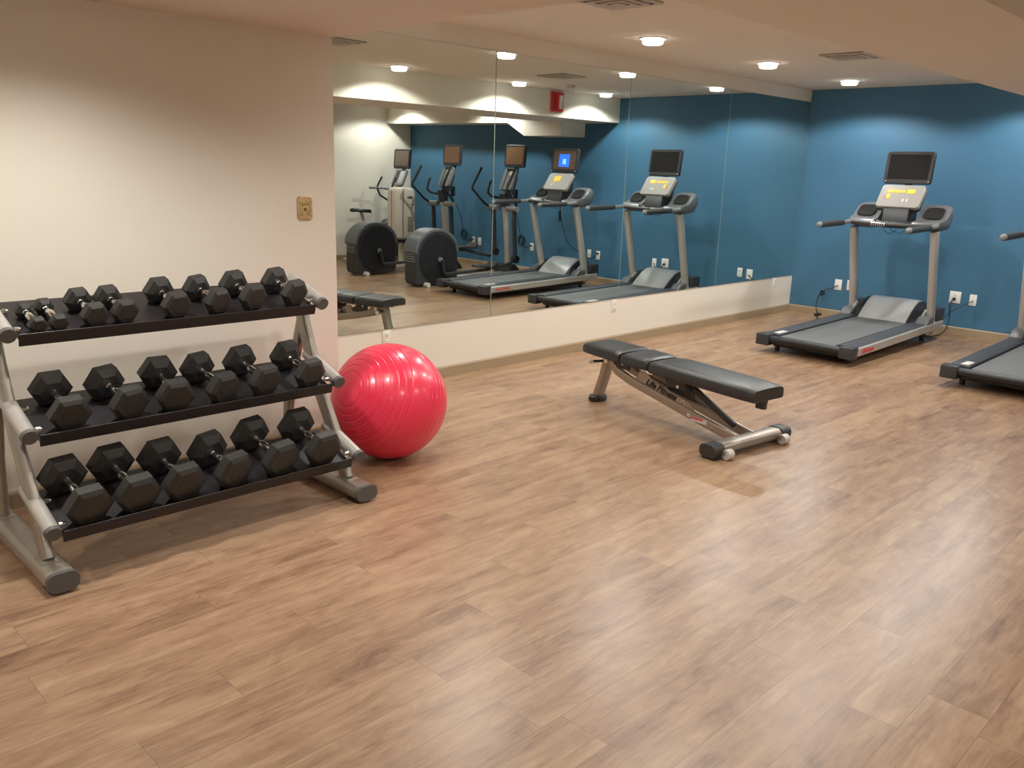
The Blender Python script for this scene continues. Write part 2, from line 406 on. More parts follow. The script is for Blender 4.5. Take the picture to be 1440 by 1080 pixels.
for s in (-1, 1):
    m.tube([(s * 0.036, -0.007, -0.04), (s * 0.026, -0.008, -0.02), (s * 0.036, -0.007, 0), (s * 0.026, -0.008, 0.02), (s * 0.036, -0.007, 0.04)], 0.0025, 8)
    m.tube([(s * 0.008, -0.007, 0.04), (s * 0.022, -0.008, 0.03), (s * 0.012, -0.007, 0.015), (s * 0.004, -0.007, 0.025)], 0.0025, 8)
    m.tube([(s * 0.008, -0.007, -0.042), (s * 0.022, -0.008, -0.032), (s * 0.012, -0.007, -0.02)], 0.0025, 8)
m.build('scrollwork', MT['brass'], t)
MB().box((-0.005, -0.013, -0.012), (0.005, -0.005, 0.004), 0.002).build('toggle', MT['brass_d'], t)

# ------------------------------------------------------------------ dumbbell rack
SL = 0.34; AN = math.atan(SL)
TIERS = [(3.57, 0.93), (3.44, 0.56), (3.28, 0.22)]      # tip y, tip z of every shelf arm
XL, XR = 0.905, 2.285
rack = thing('dumbbell_rack', 'three-tier silver and black dumbbell rack against the cream wall', 'dumbbell rack', ((XL + XR) / 2, 3.6, 0))
RX, RY = (XL + XR) / 2, 3.6
def rp(x, y, z): return (x - RX, y - RY, z)
for xs, side in ((XL, -1), (XR, 1)):
    MB().tube([rp(xs, 3.235, 0.048), rp(xs, 4.10, 0.048)], 0, sec=(0.056, 0.036, 0.030)).build('foot', MT['steel'], rack)
    m = MB(); m.tube([rp(xs, 3.215, 0.048), rp(xs, 3.24, 0.048)], 0, sec=(0.058, 0.038, 0.031)); m.build('foot_cap', MT['capgrey'], rack)
    for ya in (3.24, 4.0): MB().box(rp(xs - 0.045, ya, 0.0), rp(xs + 0.045, ya + 0.08, 0.014), 0.004).build('rubber_pad', MT['rubber'], rack)
    # leaning upright of twin section
    MB().tube([rp(xs, 3.39, 0.08), rp(xs, 3.47, 0.26), rp(xs, 3.62, 0.50), rp(xs, 3.745, 0.80), rp(xs, 3.80, 1.0)], 0, sec=(0.022, 0.040, 0.018), up=(0, 1, 0)).build('upright', MT['steel'], rack)
    MB().tube([rp(xs, 3.95, 0.08), rp(xs, 3.92, 0.35), rp(xs, 3.84, 0.62), rp(xs, 3.765, 0.82)], 0, sec=(0.02, 0.032, 0.016), up=(0, 1, 0)).build('brace', MT['steel'], rack)
    m = MB(); m.box(rp(xs - 0.035, 3.335, 0.078), rp(xs + 0.035, 3.43, 0.088), 0.003); m.box(rp(xs - 0.035, 3.90, 0.078), rp(xs + 0.035, 3.99, 0.088), 0.003); m.build('weld_plate', MT['steel'], rack)
    for yt, zt in TIERS:
        a = V(rp(xs, yt, zt)); d = V((0, math.cos(AN), math.sin(AN)))
        arm = MB().tube([a + d * 0.012, a + d * 0.30], 0.030, 20).build('shelf_arm', MT['steel_l'], rack)
        MB().tube([a - d * 0.004, a + d * 0.014], [0.030, 0.032], 20).build('arm_cap', MT['capgrey'], arm)
        xi = xs - side * 0.034
        m = MB()
        for q in (0.045, 0.20):
            c = V(rp(xi, yt, zt)) + d * q; m = MB()
            m.cyl(c, c - V((side * 0.016, 0, 0)), 0.010, 6); m.sphere(c - V((side * 0.018, 0, 0)), 0.008, 8)
            m.build('bolt', MT['zinc'], arm)
for (yt, zt), td in zip(TIERS, (0.016, 0.026, 0.030)):
    # tray plate with a turned-down front lip and a small rear rise
    d = V((0, math.cos(AN), math.sin(AN))); nrm = V((0, -math.sin(AN), math.cos(AN)))
    prof = [(-0.008, 0.002), (-0.008, -0.050), (-0.004, -0.052), (0.0, -td - 0.008), (0.306, -td - 0.008), (0.306, -td), (0.003, -td), (-0.002, 0.002)]
    m = MB(); rings = []
    for xx in (XL + 0.036, XR - 0.036):
        o_ = V(rp(xx, yt, zt))
        rings.append(m.ring([o_ + d * (a + 0.006) + nrm * b for a, b in prof]))
    m.skin(rings); m.build('tray', MT['plate'], rack, smooth=False, bevel=0.003)

# ------------------------------------------------------------------ dumbbells
DB = [
 [(1.008,3.679,1.016,3.578,0.037),(1.085,3.669,1.093,3.552,0.038),(1.217,3.678,1.230,3.564,0.056),(1.335,3.667,1.350,3.557,0.058),(1.558,3.679,1.57,3.56,0.066),(1.731,3.675,1.759,3.557,0.065),(1.912,3.669,1.932,3.55,0.070),(2.126,3.677,2.149,3.561,0.071)],
 [(1.058,3.583,1.062,3.425,0.081),(1.264,3.58,1.290,3.441,0.083),(1.492,3.59,1.486,3.433,0.083),(1.675,3.58,1.700,3.427,0.081),(1.883,3.58,1.905,3.424,0.083),(2.121,3.579,2.14,3.431,0.082)],
 [(1.030,3.455,1.046,3.278,0.093),(1.221,3.473,1.236,3.284,0.094),(1.413,3.464,1.428,3.302,0.094),(1.622,3.449,1.650,3.308,0.094),(1.850,3.489,1.878,3.308,0.096),(2.09,3.49,2.105,3.313,0.096)]]
ORD = ['first', 'second', 'third', 'fourth', 'fifth', 'sixth', 'seventh', 'eighth']
TN = ['top', 'middle', 'bottom']
TDS = (0.016, 0.026, 0.030)        # how far each tray floor sits below its arms' centre line
def dumbbell(xb, yb, xf, yf, R, label, yt, zt, ti):
    s_ = (R * 0.866 + 0.002) - TDS[ti]
    hl = 0.55 * R + 0.022                    # head length
    sep = max(math.hypot(xb - xf, yb - yf) + (0.034 if ti else 0.022), hl + 0.062)
    xc, yc = (xb + xf) / 2, (yb + yf) / 2 + (0.008 if ti else 0.004)
    yc = max(yc, yt + (sep + hl) / 2 * 0.94 + (0.006 if ti else 0.008))
    zc = zt + SL * (yc - yt) + s_ / math.cos(AN)
    t = thing('dumbbell', label, 'dumbbell', (xc, yc, zc), 0, 'black hex dumbbells on the rack')
    t.rotation_mode = 'ZYX'; t.rotation_euler = (AN, 0, math.atan2(xb - xf, yb - yf) * -1)
    def head(s):
        m = MB(); rings = []
        c0 = s * (sep / 2 - hl / 2); c1 = s * (sep / 2 + hl / 2)
        for y, k in ((c0, 0.62), (c0 + s * 0.26 * hl, 1.0), (c1 - s * 0.16 * hl, 1.0), (c1, 0.78)):
            rings.append(m.ring([(R * k * math.cos(PI / 3 * q), y, R * k * math.sin(PI / 3 * q)) for q in range(6)]))
        m.skin(rings)
        # raised round weight badge on the end
        y1 = c1
        m.tube([(0, y1, 0), (0, y1 + s * 0.0015, 0)], R * 0.42, 20)
        return m.build('head', MT['rubber'], t, smooth=False, bevel=0.0035)
    head(1); head(-1)
    m = MB(); g = sep / 2 - hl / 2 + 0.006
    rs = [(-g, 0.0150), (-g * 0.86, 0.0148), (-g * 0.8, 0.0125), (-g * 0.5, 0.0155), (0, 0.0172), (g * 0.5, 0.0155), (g * 0.8, 0.0125), (g * 0.86, 0.0148), (g, 0.0150)]
    m.tube([(0, y, 0) for y, _ in rs], [r for _, r in rs], 16, caps=True)
    m.build('handle', MT['chrome'], t)
    return t
for ti, row in enumerate(DB):
    for k, q in enumerate(row):
        extra = {(0, 0): 'smallest black hex dumbbell, ', (0, 7): 'black hex dumbbell at the right end, ', (2, 0): 'largest black hex dumbbell, '}.get((ti, k), 'black hex dumbbell, ')
        dumbbell(*q, f'{extra}{ORD[k]} from left on the rack\'s {TN[ti]} tier', *TIERS[ti], ti)

# ------------------------------------------------------------------ exercise ball
BR = 0.322
ball = MB()
ax = V((-0.855, -0.06, 0.36)).normalized(); e1 = ax.cross(V((0, 0, 1))).normalized(); e2 = ax.cross(e1)
lat = []
grooves = [math.radians(a) for a in (18, 25, 32, 39, 46, 53, 60, 67, 90, 97, 104, 113, 120, 127, 134, 141, 148, 155, 162)]
NL = 520
for i in range(1, NL):
    th = PI * i / NL
    r = BR
    for g in grooves:
        dd = abs(th - g) * BR
        if dd < 0.0045: r -= 0.0032 * (1 - dd / 0.0045)
    lat.append((th, r))
rings = [ball.ring([ax * (r * math.cos(th)) + (e1 * math.cos(2 * PI * k / 96) + e2 * math.sin(2 * PI * k / 96)) * (r * math.sin(th)) for k in range(96)]) for th, r in lat]
ball.skin(rings)
o = ball.build('exercise_ball', MT['ball'], angle=80)
o.location = (2.79, 3.71, BR - 0.001)
tag(o, 'red inflatable exercise ball on the floor beside the dumbbell rack', 'exercise ball')

# ------------------------------------------------------------------ weight bench
BA = math.radians(-7.0)
bench = thing('weight_bench', 'silver weight bench with three black pads in the room\'s middle', 'bench', (4.51, 2.44, 0), BA)
def pad(name, y0, y1, z0, z1, w0, w1, th=0.074):
    m = MB(); rings = []
    n = 14
    for i in range(n + 1):
        f = i / n; y = y0 + (y1 - y0) * f; zt = z0 + (z1 - z0) * f; wd = w0 + (w1 - w0) * f
        e = min(1, math.sin(PI * max(0.001, min(f, 1 - f)) / 0.14 * 0.5)) if min(f, 1 - f) < 0.14 else 1
        e = max(e, 0.0); k = 0.95 + 0.05 * e; hk = 0.010 * (1 - e)
        pts = []
        W = wd * k; H = th
        for (px, pz) in ((-W, -H * .9), (-W, -0.022 - hk), (-W + .010, -0.007 - hk), (-W + 0.03, -0.001 - hk), (-W / 2, -hk + .002), (0, -hk + .004), (W / 2, -hk + .002), (W - 0.03, -0.001 - hk), (W - .010, -0.007 - hk), (W, -0.022 - hk), (W, -H * .9), (W - 0.01, -H), (-W + 0.01, -H)):
            pts.append((px, y, zt + pz))
        rings.append(m.ring(pts))
    m.skin(rings); return m.build(name, MT['vinyl'], bench, angle=50)
zf, zr = 0.408, 0.437
zz = lambda y: zf + (zr - zf) * (y + 0.12) / 1.44
pad('back_pad', -0.12, 0.692, zz(-.12), zz(.692), 0.152, 0.165, 0.080)
pad('middle_pad', 0.712, 0.946, zz(.712), zz(.946), 0.155, 0.165)
pad('seat_pad', 0.968, 1.33, zz(.968), zz(1.33), 0.165, 0.150)
MB().tube([(0, -0.10, zz(-.1) - 0.092), (0, 0.62, zz(.62) - 0.092)], 0, sec=(0.028, 0.016, 0.008)).build('pad_rail', MT['darkcap'], bench)
MB().tube([(0.0, -0.075, zz(0) - 0.070), (0.0, -0.075, zz(0) - 0.140)], 0, sec=(0.032, 0.022, 0.014)).build('pad_stub', MT['darkcap'], bench)
m = MB(); m.tube([(-0.06, 0.66, 0.345), (-0.06, 1.25, 0.355)], 0, sec=(0.012, 0.018, 0.005)); m.tube([(0.06, 0.66, 0.345), (0.06, 1.25, 0.355)], 0, sec=(0.012, 0.018, 0.005)); m.build('seat_rail', MT['tube'], bench)
# crossbar, caps, transport wheels
MB().tube([(-0.30, 0, 0.052), (0.30, 0, 0.052)], 0, sec=(0.052, 0.034, 0.028)).build('crossbar', MT['tube'], bench)
for s in (-1, 1):
    m = MB(); m.tube([(s * 0.28, 0, 0.052), (s * 0.37, 0, 0.050)], 0, sec=(0.058, 0.039, 0.032))
    MB().box((s * 0.335 - 0.025, -0.045, 0), (s * 0.335 + 0.025, 0.045, 0.02), 0.004).build('rubber_pad', MT['rubber'], bench)
    m.build('foot_cap', MT['darkcap'], bench)
    m = MB(); m.cyl((s * 0.245, -0.075, 0.032), (s * 0.295, -0.075, 0.032), 0.030, 20); m.build('transport_wheel', MT['label'], bench)
    m = MB(); m.box((s * 0.27 - 0.035, -0.075, 0.03), (s * 0.27 - 0.028, -0.02, 0.055)); m.box((s * 0.27 + 0.028, -0.075, 0.03), (s * 0.27 + 0.035, -0.02, 0.055)); m.build('wheel_bracket', MT['tube'], bench)
# two sloping main rails with curved rise to the post
for s in (-1, 1):
    x = s * 0.075
    MB().tube([(x, 0.02, 0.060), (x, 0.30, 0.115), (x, 0.62, 0.178), (x, 0.92, 0.238), (x * 0.85, 1.06, 0.275), (x * 0.65, 1.15, 0.33)], 0, sec=(0.015, 0.030, 0.010), up=(0, 0, 1)).build('main_rail', MT['tube'], bench)
    # gusset ladder plate standing on the rail
    m = MB()
    prof = [(0.28, 0.135), (0.36, 0.165), (0.40, 0.205), (0.52, 0.225), (0.60, 0.252), (0.70, 0.272), (0.765, 0.31), (0.80, 0.325), (0.835, 0.322), (0.86, 0.268), (0.93, 0.262), (0.93, 0.235), (0.62, 0.175), (0.30, 0.112)]
    m.prism(prof, 'x', x - 0.004, x + 0.004)
    pl = m.build('ladder_plate', MT['tube'], bench, smooth=False, bevel=0.0015)
    if s < 0:
        rd = V((0, -1, -0.21)).normalized()
        text('lettering', 'Life Fitness', 0.060, frame((x - 0.0065, 0.64, 0.236), rd, (0, -0.21, 1)), MT['blackmark'], pl, 0.001, 0.36, 0.0016)
        q = V((x - 0.005, 0.45, 0.188)); m = MB()
        m.tube([q + V((0, 0.016 * math.cos(a), 0.016 * math.sin(a))) for a in [2 * PI * k / 18 for k in range(16)]], 0.0022, 6)
        m.build('emblem', MT['label'], pl)
m = MB(); m.box((-0.0918, 0.24, 0.098), (-0.0903, 0.37, 0.126)); m.box((-0.0918, 0.375, 0.118), (-0.0903, 0.40, 0.140))
m.build('warning_sticker', MT['label'], bench, smooth=False)
m = MB(); m.box((-0.0925, 0.27, 0.114), (-0.0910, 0.37, 0.124)); m.build('sticker_stripe', MT['redmark'], bench, smooth=False)
# rear post, foot pad, handle
MB().tube([(0, 1.30, 0.035), (0, 1.24, 0.20), (0, 1.205, 0.345)], 0, sec=(0.040, 0.030, 0.020), up=(0, 1, 0)).build('rear_post', MT['tube'], bench)
m = MB()
R = []
for z_, k in ((0.0, 0.95), (0.01, 1.0), (0.032, 1.0), (0.042, 0.86)):
    R.append(m.ring([(0.075 * k * math.cos(2 * PI * q / 28), 1.30 + 0.055 * k * math.sin(2 * PI * q / 28), z_) for q in range(28)]))
m.skin(R); m.build('foot_pad', MT['rubber'], bench)
m = MB(); m.cyl((-0.04, 1.22, 0.31), (-0.125, 1.25, 0.31), 0.010, 12); h = m.build('pull_pin', MT['darkcap'], bench)
MB().cyl((-0.120, 1.248, 0.31), (-0.150, 1.258, 0.31), 0.014, 14).build('pin_knob', MT['label'], h)
# adjusting linkage under the pads
m = MB(); m.tube([(0, 0.10, 0.118), (0, 0.42, 0.27), (0, 0.55, 0.33)], 0, sec=(0.018, 0.014, 0.006), up=(1, 0, 0)); m.build('support_strut', MT['darkcap'], bench)
m = MB(); m.cyl((-0.085, 0.50, 0.285), (0.085, 0.50, 0.285), 0.011, 12); m.cyl((-0.075, 0.72, 0.335), (0.075, 0.72, 0.335), 0.010, 12); m.cyl((-0.08, 1.0, 0.335), (0.08, 1.0, 0.335), 0.010, 12); m.build('pivot_rod', MT['zinc'], bench)
m = MB()
for s in (-1, 1):
    m.box((s * 0.075 - 0.004, 0.93, 0.30), (s * 0.075 + 0.004, 1.06, 0.36), 0.002); m.box((s * 0.075 - 0.004, 0.44, 0.27), (s * 0.075 + 0.004, 0.60, 0.345), 0.002)
m.build('hinge_plate', MT['darkcap'], bench)
m = MB(); m.cyl((-0.062, 1.165, 0.325), (-0.078, 1.165, 0.325), 0.019, 18); m.build('post_bolt', MT['zinc'], bench)
m = MB(); m.prism([(0.44, 0.20), (0.62, 0.23), (0.66, 0.30), (0.55, 0.34), (0.46, 0.33)], 'x', -0.03, 0.03); m.build('linkage_block', MT['darkcap'], bench, bevel=0.004)

# ------------------------------------------------------------------ display unit shared by the cardio machines
def rbox(w_, h_, d_, r, tilt, c, hw=None):
    """rounded-corner slab in the y-z plane facing -x, leaned back by tilt, centre c"""
    m = MB(); ca, sa = math.cos(tilt), math.sin(tilt)
    for x, k in ((0, 1),):
        pass
    rings = []
    for x, ins in ((-d_ / 2, 0.006), (-d_ / 2 + 0.006, 0.0), (d_ / 2 - 0.01, 0.0), (d_ / 2, 0.014)):
        pts = []
        for k in range(4):
            sy, sz = ((1, 1), (-1, 1), (-1, -1), (1, -1))[k]
            for q in range(5):
                an = PI / 2 * k + PI / 2 * q / 4
                yy = sy * (w_ / 2 - r) + (r - ins) * math.cos(an); zz_ = sz * (h_ / 2 - r) + (r - ins) * math.sin(an)
                pts.append((c[0] + x * ca + zz_ * sa, c[1] + yy, c[2] - x * sa + zz_ * ca))
        rings.append(m.ring(pts))
    m.skin(rings); return m
def on_face(tilt, c, x, y, z):
    ca, sa = math.cos(tilt), math.sin(tilt)
    return V((c[0] + x * ca + z * sa, c[1] + y, c[2] - x * sa + z * ca))
def face_quad(name, mt, parent, tilt, c, x, y0, y1, z0, z1, dpt=0.0015):
    m = MB()
    P = [on_face(tilt, c, xx, yy, zz_) for xx in (x, x + dpt) for (yy, zz_) in ((y0, z0), (y1, z0), (y1, z1), (y0, z1))]
    vs = m.ring(P)
    for f in ((0, 1, 2, 3), (4, 5, 6, 7), (0, 1, 5, 4), (1, 2, 6, 5), (2, 3, 7, 6), (3, 0, 4, 7)): m.bm.faces.new([vs[i] for i in f])
    return m.build(name, MT[mt] if isinstance(mt, str) else mt, parent, smooth=False)
def television(par, c, w_, h_, tilt, scr, lit=False, bezel='black'):
    tv = rbox(w_, h_, 0.045, 0.03, tilt, c).build('television', MT[bezel], par)
    face_quad('screen_glass', scr, tv, tilt, c, -0.0245, -w_ / 2 + 0.035, w_ / 2 - 0.035, -h_ / 2 + 0.045, h_ / 2 - 0.03)
    if lit:
        face_quad('lit_picture', 'screen_on', tv, tilt, c, -0.0262, -0.10, 0.09, -0.085, 0.085)
        face_quad('picture_mark', 'screen_on2', tv, tilt, c, -0.0275, -0.03, 0.03, -0.05, 0.02)
    m = MB()
    for s in (-1, 1): p = on_face(tilt, c, -0.024, s * (w_ / 2 - 0.022), -h_ / 2 + 0.022); m.sphere(p, 0.008, 10)
    m.build('button', MT['plastic_l'], tv)
    m = MB(); m.tube([on_face(tilt, c, 0.02, 0, -h_ / 2 + 0.05), on_face(tilt, c, 0.045, 0, -h_ / 2 - 0.01), on_face(tilt, c, 0.05, 0, -h_ / 2 - 0.06)], 0, sec=(0.035, 0.014, 0.006), up=(1, 0, 0))
    m.build('screen_bracket', MT['black'], tv)
    return tv

# ------------------------------------------------------------------ treadmill
def treadmill(x, y, label, scr='screen', lit=False, yellow=0):
    t = thing('treadmill', label, 'treadmill', (x, y, 0), 0, 'treadmills facing the blue wall')
    LN = 2.18
    for s, nm in ((-1, 1), (1, 1)):
        # side rail: silver flank, dark foot strip
        m = MB(); prof = [(s * 0.385, 0.10), (s * 0.455, 0.085), (s * 0.462, 0.095), (s * 0.462, 0.155), (s * 0.452, 0.165), (s * 0.385, 0.165)]
        rr = []
        for xx, dz in ((0.10, 0.0), (1.2, 0.018), (LN, 0.042)): rr.append(m.ring([(xx, a, b + dz) for a, b in prof]))
        m.skin(rr); rail = m.build('side_rail', MT['steel_l'], t, bevel=0.003, angle=30)
        m = MB(); rr = []
        for xx, dz in ((0.10, 0.0), (1.2, 0.018), (1.80, 0.029)): rr.append(m.ring([(xx, s * 0.285, 0.150 + dz), (xx, s * 0.285, 0.170 + dz), (xx, s * 0.300, 0.176 + dz), (xx, s * 0.430, 0.176 + dz), (xx, s * 0.445, 0.168 + dz), (xx, s * 0.445, 0.150 + dz)]))
        m.skin(rr); m.build('foot_strip', MT['strip'], rail, bevel=0.002)
        m = MB(); m.box((0.0, min(s * 0.335, s * 0.466), 0.072), (0.115, max(s * 0.335, s * 0.466), 0.178), 0.010); m.build('rear_cap', MT['plastic_d'], rail)
        if True:
            rd = V((s * -1.0 * -1, 0, 0))
            mm = frame((0.32, s * 0.4635, 0.130), (1, 0, 0.018) if s < 0 else (-1, 0, -0.018), (0, 0, 1))
            text('lettering', 'LifeFitness', 0.062, mm, MT['redmark'], rail, 0.0006, 0.2, 0.0008)
        # upright post leaning back towards the runner
        MB().tube([(1.985, s * 0.405, 0.10), (1.93, s * 0.405, 0.35), (1.72, s * 0.405, 1.12)], 0, sec=(0.036, 0.048, 0.028), up=(1, 0, 0)).build('upright', MT['steel_l'], t)
        m = MB(); m.prism([(1.72, 0.17), (2.06, 0.17), (2.06, 0.20), (1.99, 0.30), (1.93, 0.33), (1.89, 0.30)], 'y', s * 0.36 - 0.01, s * 0.36 + 0.015); m.build('upright_gusset', MT['steel_l'], t, bevel=0.006)
        m = MB(); m.box((2.02, s * 0.395 - 0.055, 0.18), (2.22, s * 0.395 + 0.055, 0.335), 0.012); m.build('front_wheel_box', MT['plastic_d'], t)
        # handle bar running back
        hb = MB().tube([(1.74, s * 0.42, 1.185), (1.62, s * 0.43, 1.172), (1.47, s * 0.43, 1.165)], [0.026, 0.023, 0.021], 14).build('handlebar', MT['plastic'], t)
        MB().tube([(1.48, s * 0.43, 1.165), (0.98, s * 0.43, 1.155)], 0.031, 16).build('grip', MT['darkcap'], hb)
        MB().sphere((0.975, s * 0.43, 1.155), 0.031, 16).build('grip_end', MT['plastic'], hb)
        # wing with bottle pocket
        m = MB(); rings = []
        for yy, k in ((s * 0.19, 0.92), (s * 0.24, 1.0), (s * 0.39, 1.0), (s * 0.445, 0.88), (s * 0.468, 0.58)):
            c0 = (1.86, 1.265)
            base = [(1.64, 1.155), (1.80, 1.115), (1.97, 1.13), (2.05, 1.22), (2.05, 1.33), (1.99, 1.375), (1.93, 1.365), (1.76, 1.215), (1.66, 1.20)]
            rings.append(m.ring([(c0[0] + (a - c0[0]) * k, yy, c0[1] + (b - c0[1]) * k) for a, b in base]))
        if s < 0: rings = rings[::-1]
        m.skin(rings); wg = m.build('console_wing', MT['wing'], t, angle=60)
        # pocket: dark rounded recess panel on the sloping face
        c = V((1.835, s * 0.335, 1.292)); dirv = V((0.17, 0, 0.15)).normalized(); nn = V((-0.15, 0, 0.17)).normalized()
        m = MB(); pr = []
        for k in range(20):
            an = 2 * PI * k / 20; ex = 1 / max(abs(math.cos(an)), abs(math.sin(an))) ** 0.72
            pr.append((math.cos(an) * 0.092 * ex, math.sin(an) * 0.078 * ex))
        rg = [m.ring([c + V((0, a, 0)) + dirv * b + nn * h_ for a, b in [(p[0] * k, p[1] * k) for p in pr]]) for h_, k in ((0.002, 1.04), (0.007, 1.0), (0.007, 0.95), (0.004, 0.90))]
        m.skin(rg); m.build('bottle_pocket', MT['pocket'], wg)
    # belt and deck, rollers, underside
    m = MB(); rr = []
    for xx, dz in ((0.06, -0.006), (0.10, 0.0), (1.2, 0.018), (1.86, 0.03)): rr.append(m.ring([(xx, -0.262, 0.118 + dz), (xx, -0.262, 0.164 + dz), (xx, 0.262, 0.164 + dz), (xx, 0.262, 0.118 + dz)]))
    m.skin(rr); m.build('running_belt', MT['belt'], t, bevel=0.002)
    m = MB(); m.cyl((0.052, -0.335, 0.132), (0.052, 0.335, 0.132), 0.036, 20); m.build('rear_roller', MT['black'], t)
    m = MB(); m.box((0.14, -0.36, 0.052), (2.05, 0.36, 0.135), 0.01); m.build('deck_frame', MT['black'], t)
    m = MB()
    for xx in (0.22, 1.95):
        for s in (-1, 1): m.cyl((xx, s * 0.35, 0), (xx, s * 0.35, 0.06), 0.024, 14)
    m.build('levelling_feet', MT['rubber'], t)
    m = MB(); m.box((0.14, 0.30, 0.178), (0.30, 0.36, 0.181)); m.build('deck_sticker', MT['label'], t, smooth=False)
    # motor cover
    def cover(y0, y1, mt, lift=0.0, name='motor_cover', sl=0.0):
        m = MB(); prof = [(1.70, 0.165), (1.74, 0.20), (1.83, 0.275), (1.93, 0.345), (2.03, 0.385), (2.12, 0.385), (2.19, 0.34), (2.20, 0.17)]
        rings = [m.ring([(a + (sl if j == 0 else sl) * abs(yy) - lift, yy, b + (lift if i_ > 0 and i_ < 7 else 0)) for i_, (a, b) in enumerate(prof)]) for j, yy in enumerate((y0, (y0 + y1) / 2, y1))]
        m.skin(rings); return m.build(name, MT[mt], t, angle=50)
    cover(-0.245, 0.245, 'plastic_l', 0.006)
    for s in (-1, 1):
        m = MB(); rg = []
        for yy, k in ((s * 0.245, 1.0), (s * 0.30, 1.0), (s * 0.365, 0.62)):
            prof = [(1.70, 0.165), (1.76, 0.21), (1.86, 0.285), (1.95, 0.345), (2.05, 0.375), (2.13, 0.375), (2.19, 0.34), (2.20, 0.165)]
            rg.append(m.ring([(a, yy, 0.165 + (b - 0.165) * k) for a, b in prof]))
        if s < 0: rg = rg[::-1]
        m.skin(rg); m.build('cover_flank', MT['black'], t, angle=60)
        MB().prism([(1.70, 0.165), (1.73, 0.20), (1.80, 0.262), (1.92, 0.275), (1.92, 0.165)], 'y', min(s * 0.335, s * 0.455), max(s * 0.335, s * 0.455)).build('rail_shoulder', MT['wing'], t, bevel=0.012)
    # console bridge between wings
    m = MB(); m.tube([(1.80, -0.25, 1.185), (1.76, -0.10, 1.165), (1.76, 0.10, 1.165), (1.80, 0.25, 1.185)], 0, sec=(0.085, 0.032, 0.022), up=(0, 0, 1)); m.build('console_bridge', MT['plastic_d'], t)
    m = MB(); m.tube([(1.655, -0.42, 1.170), (1.63, -0.2, 1.165), (1.625, 0, 1.165), (1.63, 0.2, 1.165), (1.655, 0.42, 1.170)], 0.020, 12); cb = m.build('crossbar_handle', MT['darkcap'], t)
    m = MB()
    for k in range(7): m.tube([(1.628, 0.05 + k * 0.022, 1.165), (1.628, 0.06 + k * 0.022, 1.165)], 0.0225, 12)
    m.build('pulse_sensor', MT['chrome'], cb)
    # control panel
    ct = math.radians(36); cc = (1.80, 0, 1.435)
    pn = rbox(0.43, 0.27, 0.05, 0.035, ct, cc).build('control_panel', MT['taupe'], t)
    m = MB(); m.prism([(1.70, 1.17), (1.92, 1.17), (1.97, 1.42), (1.86, 1.47), (1.72, 1.33)], 'y', -0.13, 0.13); m.build('panel_mount', MT['plastic_d'], t, bevel=0.01)
    rbox(0.445, 0.275, 0.03, 0.035, ct, on_face(ct, cc, 0.035, 0, -0.003)).build('panel_back', MT['black'], pn)
    fx = -0.0275
    if yellow == 1:
        for k in range(7): face_quad('legend', 'yellow', pn, ct, cc, fx, 0.12 - k * 0.026, 0.14 - k * 0.026, 0.035, 0.070)
        face_quad('legend', 'yellow', pn, ct, cc, fx, -0.13, -0.05, 0.030, 0.078); face_quad('legend', 'yellow', pn, ct, cc, fx, 0.10, 0.135, -0.04, 0.02)
        face_quad('legend', 'redmark', pn, ct, cc, fx, 0.142, 0.150, -0.04, -0.01)
    else:
        face_quad('legend', 'yellow', pn, ct, cc, fx, -0.09, 0.03, 0.0, 0.085); face_quad('legend', 'yellow', pn, ct, cc, fx, -0.06, -0.03, -0.06, -0.01)
    for q in (-0.05, -0.09): face_quad('indicator', 'label', pn, ct, cc, fx, q, q + 0.018, -0.07, -0.035)
    television(t, (1.925, 0, 1.725), 0.47, 0.32, math.radians(7), scr, lit, 'plastic_d' if lit else 'black')
    # small loose leads under the console
    m = MB(); m.tube([(1.75, 0.12, 1.15), (1.74, 0.09, 1.09), (1.74, 0.03, 1.07), (1.75, -0.02, 1.12)], 0.0035, 6); m.tube([(1.75, 0.06, 1.15), (1.74, 0.02, 1.10), (1.75, -0.06, 1.08), (1.76, -0.14, 1.14)], 0.003, 6)
    m.build('console_leads', MT['cord'], t)
    return t
treadmill(7.215, 3.455, 'silver grey treadmill with a black screen, nearest the mirrors', 'screen', False, 1)
treadmill(7.20, 1.80, 'treadmill cut by the right photo edge, showing a lit blue screen in the mirror', 'screen_brown_reflection', True, 2)

